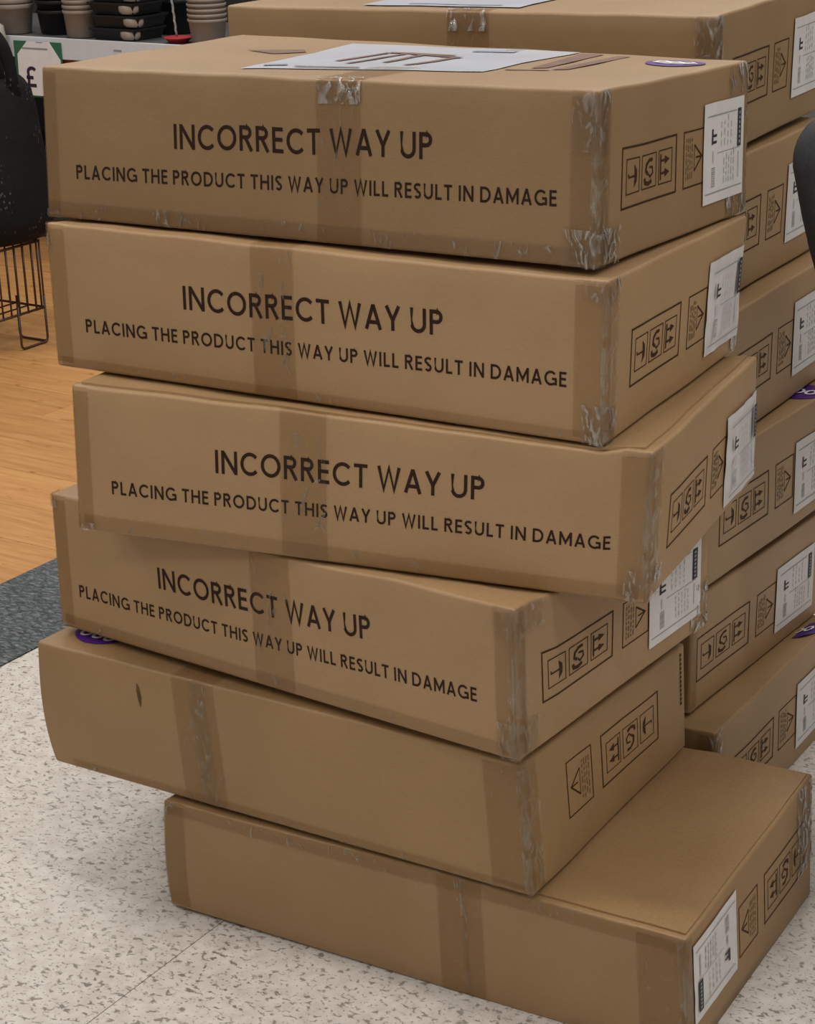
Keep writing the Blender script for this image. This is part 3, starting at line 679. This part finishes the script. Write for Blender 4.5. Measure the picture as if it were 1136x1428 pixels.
c.centre_tape(.397, .467, .10); c.centre_tape_crinkle(.397, .467); c.corner_tape(.034, .02, .11, .2045, 'tape_crinkled', 0.0013, .0024)
pp = c.decal('picture_panel', 'T', rect_fill(.228, .04, .50, .42, 8, 8), M['art_white'], .0018)
c.decal('printed_caption_line', 'T', line_polys([(.30, .062), (.46, .062)], .010), M['art_grey'], .0024, pp)

# ------------------------------------------------------------------ shelf unit with pots
S0 = Vector((-1.536, 7.3, -.023))           # front of the price rail
shelf = thing('shelf_unit', 'shop shelf unit with white price rail behind the near stack', 'shelf', S0, GRZ)
def sbox(name, lo, hi, mat, bev=0.002, parent=None):
    bm = bmesh.new(); add_box(bm, lo, hi, bev); return bm_obj(name, bm, mat, parent or shelf)
UX0, UX1 = -1.2, 1.75
sbox('base_plinth', (UX0, .18, .0235), (UX1, .70, .14), M['steel'])
sbox('back_panel', (UX0, .66, .14), (UX1, .70, 1.75), M['steel'])
for x in (UX0, UX1 - .04): sbox('upright', (x, .60, .14), (x + .04, .659, 1.80), M['steel'])
sbox('shelf_board', (UX0 + .04, .006, .760), (UX1 - .04, .655, .800), M['shelf'])
sbox('shelf_board', (UX0 + .04, .12, .300), (UX1 - .04, .655, .330), M['steel'])
rail = sbox('price_rail', (UX0 + .04, -.006, .728), (UX1 - .04, .005, .802), M['rail'])
sbox('red_ticket_strip', (.20, .000, .700), (.50, .004, .727), M['dark_red'])
for x0 in (.47, .66): sbox('rail_ticket', (x0, -.0075, .768), (x0 + .035, -.0062, .774), M['label_grey'], 0, rail)
# price card
card = thing('price_card', 'white price card with green corners and a pound sign, hung on the rail', 'price card', S0 + GA * .115 + GN * -.010, GRZ)
bm = bmesh.new(); add_box(bm, (-.112, -.002, .590), (.114, .0015, .787), .0005); bm_obj('green_backing', bm, M['green'], card)
bm = bmesh.new()
oc = [(-.100, .596), (.106, .596), (.108, .725), (.060, .787), (-.045, .787), (-.095, .740)]
vs = [bm.verts.new((x, -.0045, z)) for x, z in oc]; vb = [bm.verts.new((x, -.0022, z)) for x, z in oc]
bm.faces.new(vs); bm.faces.new(vb[::-1])
for i in range(6): bm.faces.new((vs[i], vb[i], vb[(i + 1) % 6], vs[(i + 1) % 6]))
bm_obj('card_face', bm, M['white'], card)
V, F = [], []
for pl in glyph('£', .17)[1]:
    for q in stroke_quads(pl, .17):
        i = len(V); V += [(-.064 + x * .074, -.0052, .625 + z * .074) for x, z in q]; F.append((i, i + 1, i + 2, i + 3))
mesh_obj('pound_sign', V, F, M['navy_ink'], card)
V, F = [], []
for x0, z0, x1, z1 in ((-.070, .759, .052, .765), (.0, .783, .03, .786)):
    i = len(V); V += [(x0, -.0052, z0), (x1, -.0052, z0), (x1, -.0052, z1), (x0, -.0052, z1)]; F.append((i, i + 1, i + 2, i + 3))
mesh_obj('card_rule', V, F, M['label_grey'], card)

def pot_proto(mat, r_top, r_bot, h, rim):
    me_bm = bmesh.new(); lathe(me_bm, [(r_bot * .9, 0), (r_bot, .003), (r_top - .004, h - rim), (r_top - .0035, h - rim), (r_top, h - rim + .002), (r_top, h - .002), (r_top - .0006, h), (r_top - .0022, h), (r_top - .0052, h - rim), (r_bot - .0010, .003)], 28, cap=True)
    return me_bm
def pot_stack(u, d, z, mat, n, r_top, r_bot, h, rim, step, what, where, grp):
    proto = None
    names = ['bottom', 'second', 'third', 'fourth', 'fifth', 'sixth', 'seventh']
    for i in range(n):
        lb = '%s %s, nested stack %s' % (('bottom' if i == 0 else 'topmost' if i == n - 1 else names[i] + ' lowest'), what, where)
        if proto is None:
            o = bm_obj('plant_pot', pot_proto(mat, r_top, r_bot, h, rim), mat, None, True); proto = o
        else: o = proto.copy(); C.objects.link(o)
        tag(o, lb, 'pot', grp); P = S0 + GA * u + GN * d; o.location = (P.x, P.y, z + i * step + .0008); o.rotation_euler = (0, 0, i * .7)
ZS = .777
pot_stack(-.066, .078, ZS, M['taupe_pot'], 7, .074, .058, .105, .016, .020, 'taupe pot', 'above the price card', 'taupe pots on the shelf')
pot_stack(.100, .15, ZS, M['black_pot'], 5, .092, .079, .085, .012, .034, 'black pot', 'beside the taupe pots above the card', 'black pots on the shelf')
pot_stack(.262, .070, ZS, M['taupe_pot'], 6, .064, .053, .095, .012, .018, 'taupe pot', 'between the black pots and black trays', 'taupe pots on the shelf')
pot_stack(.500, .31, ZS, M['black_pot'], 5, .092, .079, .12, .012, .034, 'black pot', 'behind the grey cord', 'black pots on the shelf')
pot_stack(.830, .072, ZS, M['taupe_pot'], 6, .068, .055, .085, .010, .017, 'taupe pot', 'next to the rear cartons', 'taupe pots on the shelf')
# black trays with taupe end lips
TR = ['lowest black planter tray in its stack on the shelf', 'second black planter tray from the shelf board', 'third black planter tray from the shelf board', 'fourth black planter tray from the shelf board', 'uppermost black planter tray of the stack']
def tray():
    t = thing('planter_tray', TR[0], 'tray')
    bm = bmesh.new()
    def ring(hx, hy, z): return [bm.verts.new((sx * hx, sy * hy, z)) for sx, sy in ((-1, -1), (1, -1), (1, 1), (-1, 1))]
    rs = [ring(.090, .070, 0), ring(.100, .080, .034), ring(.106, .086, .034), ring(.106, .086, .0415), ring(.098, .078, .0415), ring(.088, .068, .004)]
    for A, B in zip(rs, rs[1:]):
        for k in range(4): bm.faces.new((A[k], A[(k + 1) % 4], B[(k + 1) % 4], B[k]))
    bm.faces.new(rs[0][::-1]); bm.faces.new(rs[-1]); bm_obj('tray_body', bm, M['black_pot'], t)
    bm = bmesh.new()
    prof = [(.030, 0.004), (.038, .012), (.040, .030), (.036, .033)]
    rings = [[bm.verts.new((.062 + r * math.cos(R(a)) * 1.0, -.058 + r * .75 * math.sin(R(a)), z)) for a in range(-150, 31, 15)] for r, z in prof]
    for A, B in zip(rings, rings[1:]):
        for k in range(len(A) - 1): bm.faces.new((A[k], A[k + 1], B[k + 1], B[k]))
    e = bm_obj('end_lip', bm, M['taupe_pot'], t, True); e['label'] = 'taupe rounded lip at the end of the tray'
    return t
t0 = tray()
for i in range(5):
    t = t0 if i == 0 else copy_thing(t0)
    t['label'] = TR[i]; t['group'] = 'black planter trays'
    P = S0 + GA * (.454 + (.008 if i % 2 else -.004)) + GN * .10; t.location = (P.x, P.y, ZS + .0008 + i * .0435); t.rotation_euler = (0, 0, GRZ + (.03 if i % 2 else -.02))
# red saucer and grey cord
bm = bmesh.new(); lathe(bm, [(.030, 0), (.048, .016), (.052, .018), (.050, .020), (.030, .005)], 24, cap=True)
o = tag(bm_obj('red_saucer', bm, M['red'], None, True), 'small red saucer on the shelf edge under the grey cord', 'saucer'); P = S0 + GA * .712 + GN * .056; o.location = (P.x, P.y, ZS + .0008)
bm = bmesh.new(); pts = [(-.030 * (i / 40) + .004 * math.sin(i * 2.1) * (1 if 12 < i < 24 else .2), .003 * math.cos(i * 2.1), i * .0105) for i in range(100)]
tube(bm, pts, [.0042 + (.003 if 13 < i < 16 or 19 < i < 23 else 0) for i in range(100)], 7)
o = tag(bm_obj('hanging_cord', bm, M['cord'], None, True), 'grey knotted cord hanging down to the red saucer', 'cord'); P = S0 + GA * .705 + GN * .056; o.location = (P.x, P.y, ZS + .022)
# dark pots on the lower board
for i, (u, m_, l_) in enumerate(((.02, 'taupe_pot', 'taupe pot on the lower board, half hidden by the black bag'), (.20, 'black_pot', 'black pot on the lower board under the price card'))):
    o = tag(bm_obj('plant_pot', pot_proto(M[m_], .085, .068, .20, .014), M[m_], None, True), l_, 'pot')
    P = S0 + GA * u + GN * .25; o.location = (P.x, P.y, .3078)

# ------------------------------------------------------------------ wire bin with a black net bag
bin_c = Vector((-1.235, 5.925, 0)); SD = .36
wb = thing('wire_bin', 'dark wire display bin on U-shaped feet standing on the wood floor', 'bin', bin_c, GRZ)
# local axes: -x runs along the far wall, -y towards the viewer
cn = [(0, 0), (-SD, 0), (-SD, -SD), (0, -SD)]
def wire(name, pts, r=.0032, closed=False, n=6):
    bm = bmesh.new(); tube(bm, pts, r, n, closed); return bm_obj(name, bm, M['wire'], wb, True)
for z, nm in ((.112, 'bottom_ring'), (.318, 'top_ring')): wire(nm, [(x, y, z) for x, y in cn], .0042, True)
wm = {}
for a, b in zip(cn, cn[1:] + cn[:1]):
    for i in range(10):
        t = i / 10; x, y = a[0] + (b[0] - a[0]) * t, a[1] + (b[1] - a[1]) * t
        if 'w' not in wm: o = wire('upright_wire', [(0, 0, .108), (0, 0, .322)], .0030); wm['w'] = o.data
        else: o = bpy.data.objects.new('upright_wire', wm['w']); link(o, wb)
        o.location = (x, y, 0)
for dx, dy in ((-.012, 0), (0, -.012)):
    o = bpy.data.objects.new('upright_wire', wm['w']); link(o, wb); o.location = (dx, dy, 0)
for i in range(1, 6): wire('base_wire', [(-SD * i / 6, 0, .112), (-SD * i / 6, -SD, .112)], .0026)
for (x, y), dx, dy in ((cn[0], -1, -1), (cn[1], 1, -1), (cn[2], 1, 1), (cn[3], -1, 1)):
    for ux, uy in ((dx, 0), (0, dy)):
        wire('foot', fillet([(x, y, .15), (x, y, .0042), (x + ux * .115, y + uy * .115, .0042), (x + ux * .115, y + uy * .115, .135)], .016), .0038)
bag = thing('net_bag', 'black net bag slumped on top of the wire bin', 'bag', bin_c + GA * -.232 + GN * -.10 + Vector((0, 0, .3225)), 0)
bm = bmesh.new(); prof = [(0, .10, .10), (.004, .20, .19), (.03, .232, .22), (.10, .246, .225), (.18, .238, .21), (.30, .222, .17), (.40, .214, .13), (.445, .205, .10), (.475, .185, .085), (.465, .165, .075)]
rings = []
for z, rx, ry in prof:
    rg = []
    for k in range(48):
        a = k * 2 * math.pi / 48; f = 1 + (.055 * noise.noise(Vector((math.cos(a) * 3.2, math.sin(a) * 3.2, z * 5))) + .02 * noise.noise(Vector((math.cos(a) * 9, math.sin(a) * 9, z * 14)))) * (1 if z > .002 else 0)
        rg.append(bm.verts.new((.055 + rx * f * math.cos(a), ry * f * math.sin(a), z + (.012 * noise.noise(Vector((a * 2, 3, z))) if z > .3 else 0))))
    rings.append(rg)
for A, B in zip(rings, rings[1:]):
    for k in range(48): bm.faces.new((A[k], A[(k + 1) % 48], B[(k + 1) % 48], B[k]))
bm.faces.new(rings[0][::-1]); bm.faces.new(rings[-1])
bm_obj('net_body', bm, M['bag'], bag, True)
def strap(pts, wd=.014):
    bm = bmesh.new(); P = [Vector(p) for p in fillet(pts, .05, 6)]
    tube(bm, P, wd, 8); o = bm_obj('strap', bm, M['bag'], bag, True); return o
strap([(.225, -.04, .40), (.218, -.05, .52), (.200, -.05, .585), (.165, -.04, .625), (.05, 0, .64), (-.10, 0, .58), (-.16, 0, .44)], .019)
strap([(.170, .05, .42), (.165, .05, .52), (.130, .05, .595), (.02, .05, .625), (-.08, .05, .56), (-.12, .05, .44)], .012)
bm = bmesh.new(); pr = [(0, .0), (.035, .004), (.045, .03), (.048, .20), (.040, .262), (.020, .275), (0, .277)]
rings = [[bm.verts.new((r * math.cos(k * math.pi / 10) * (1 + .08 * noise.noise(Vector((k * .9, z * 20, 0)))), r * math.sin(k * math.pi / 10), z)) for k in range(20)] for r, z in pr[1:-1]]
for A, B in zip(rings, rings[1:]):
    for k in range(20): bm.faces.new((A[k], A[(k + 1) % 20], B[(k + 1) % 20], B[k]))
bm.faces.new(rings[0][::-1]); bm.faces.new(rings[-1])
o = tag(bm_obj('cloth_roll', bm, M['cream'], None, True), 'rolled cream cloth hanging from the price rail behind the black bag straps', 'cloth roll')
P = S0 + GA * -.048 + GN * -.058; o.location = (P.x, P.y, .555)

# ------------------------------------------------------------------ upholstered chair at the right edge
ch = thing('upholstered_chair', 'slate grey upholstered chair, only its backrest corner showing beside the rear stack', 'chair', (0.882, 2.62, 0), R(10))
def cushion(name, prof, y0, y1, mat, bev=.02):
    bm = bmesh.new(); f = [bm.verts.new((x, y0, z)) for x, z in prof]; b = [bm.verts.new((x, y1, z)) for x, z in prof]
    bm.faces.new(f); bm.faces.new(b[::-1]); n = len(prof)
    for i in range(n): bm.faces.new((f[i], b[i], b[(i + 1) % n], f[(i + 1) % n]))
    bmesh.ops.recalc_face_normals(bm, faces=bm.faces[:])
    bmesh.ops.bevel(bm, geom=list(bm.edges), offset=bev, segments=4, affect='EDGES', profile=.5, clamp_overlap=True)
    return bm_obj(name, bm, mat, ch, True)
cushion('backrest', [(-.19, .45), (.19, .45), (.265, .74), (.335, 0.96), (.362, 1.075), (.335, 1.125), (.20, 1.13), (-.20, 1.13), (-.335, 1.125), (-.362, 1.075), (-.335, 0.96), (-.265, .74)], .16, .24, M['chair'], .025)
cushion('seat', [(-.23, .40), (.23, .40), (.24, .47), (-.24, .47)], -.26, .19, M['chair'], .02)
for x in (-.18, .18):
    for y in (-.21, .19):
        bm = bmesh.new(); tube(bm, [(x, y, .405), (x * 1.08, y * 1.05, .0)], [.019, .012], 10); bm_obj('leg', bm, M['wire'], ch, True)
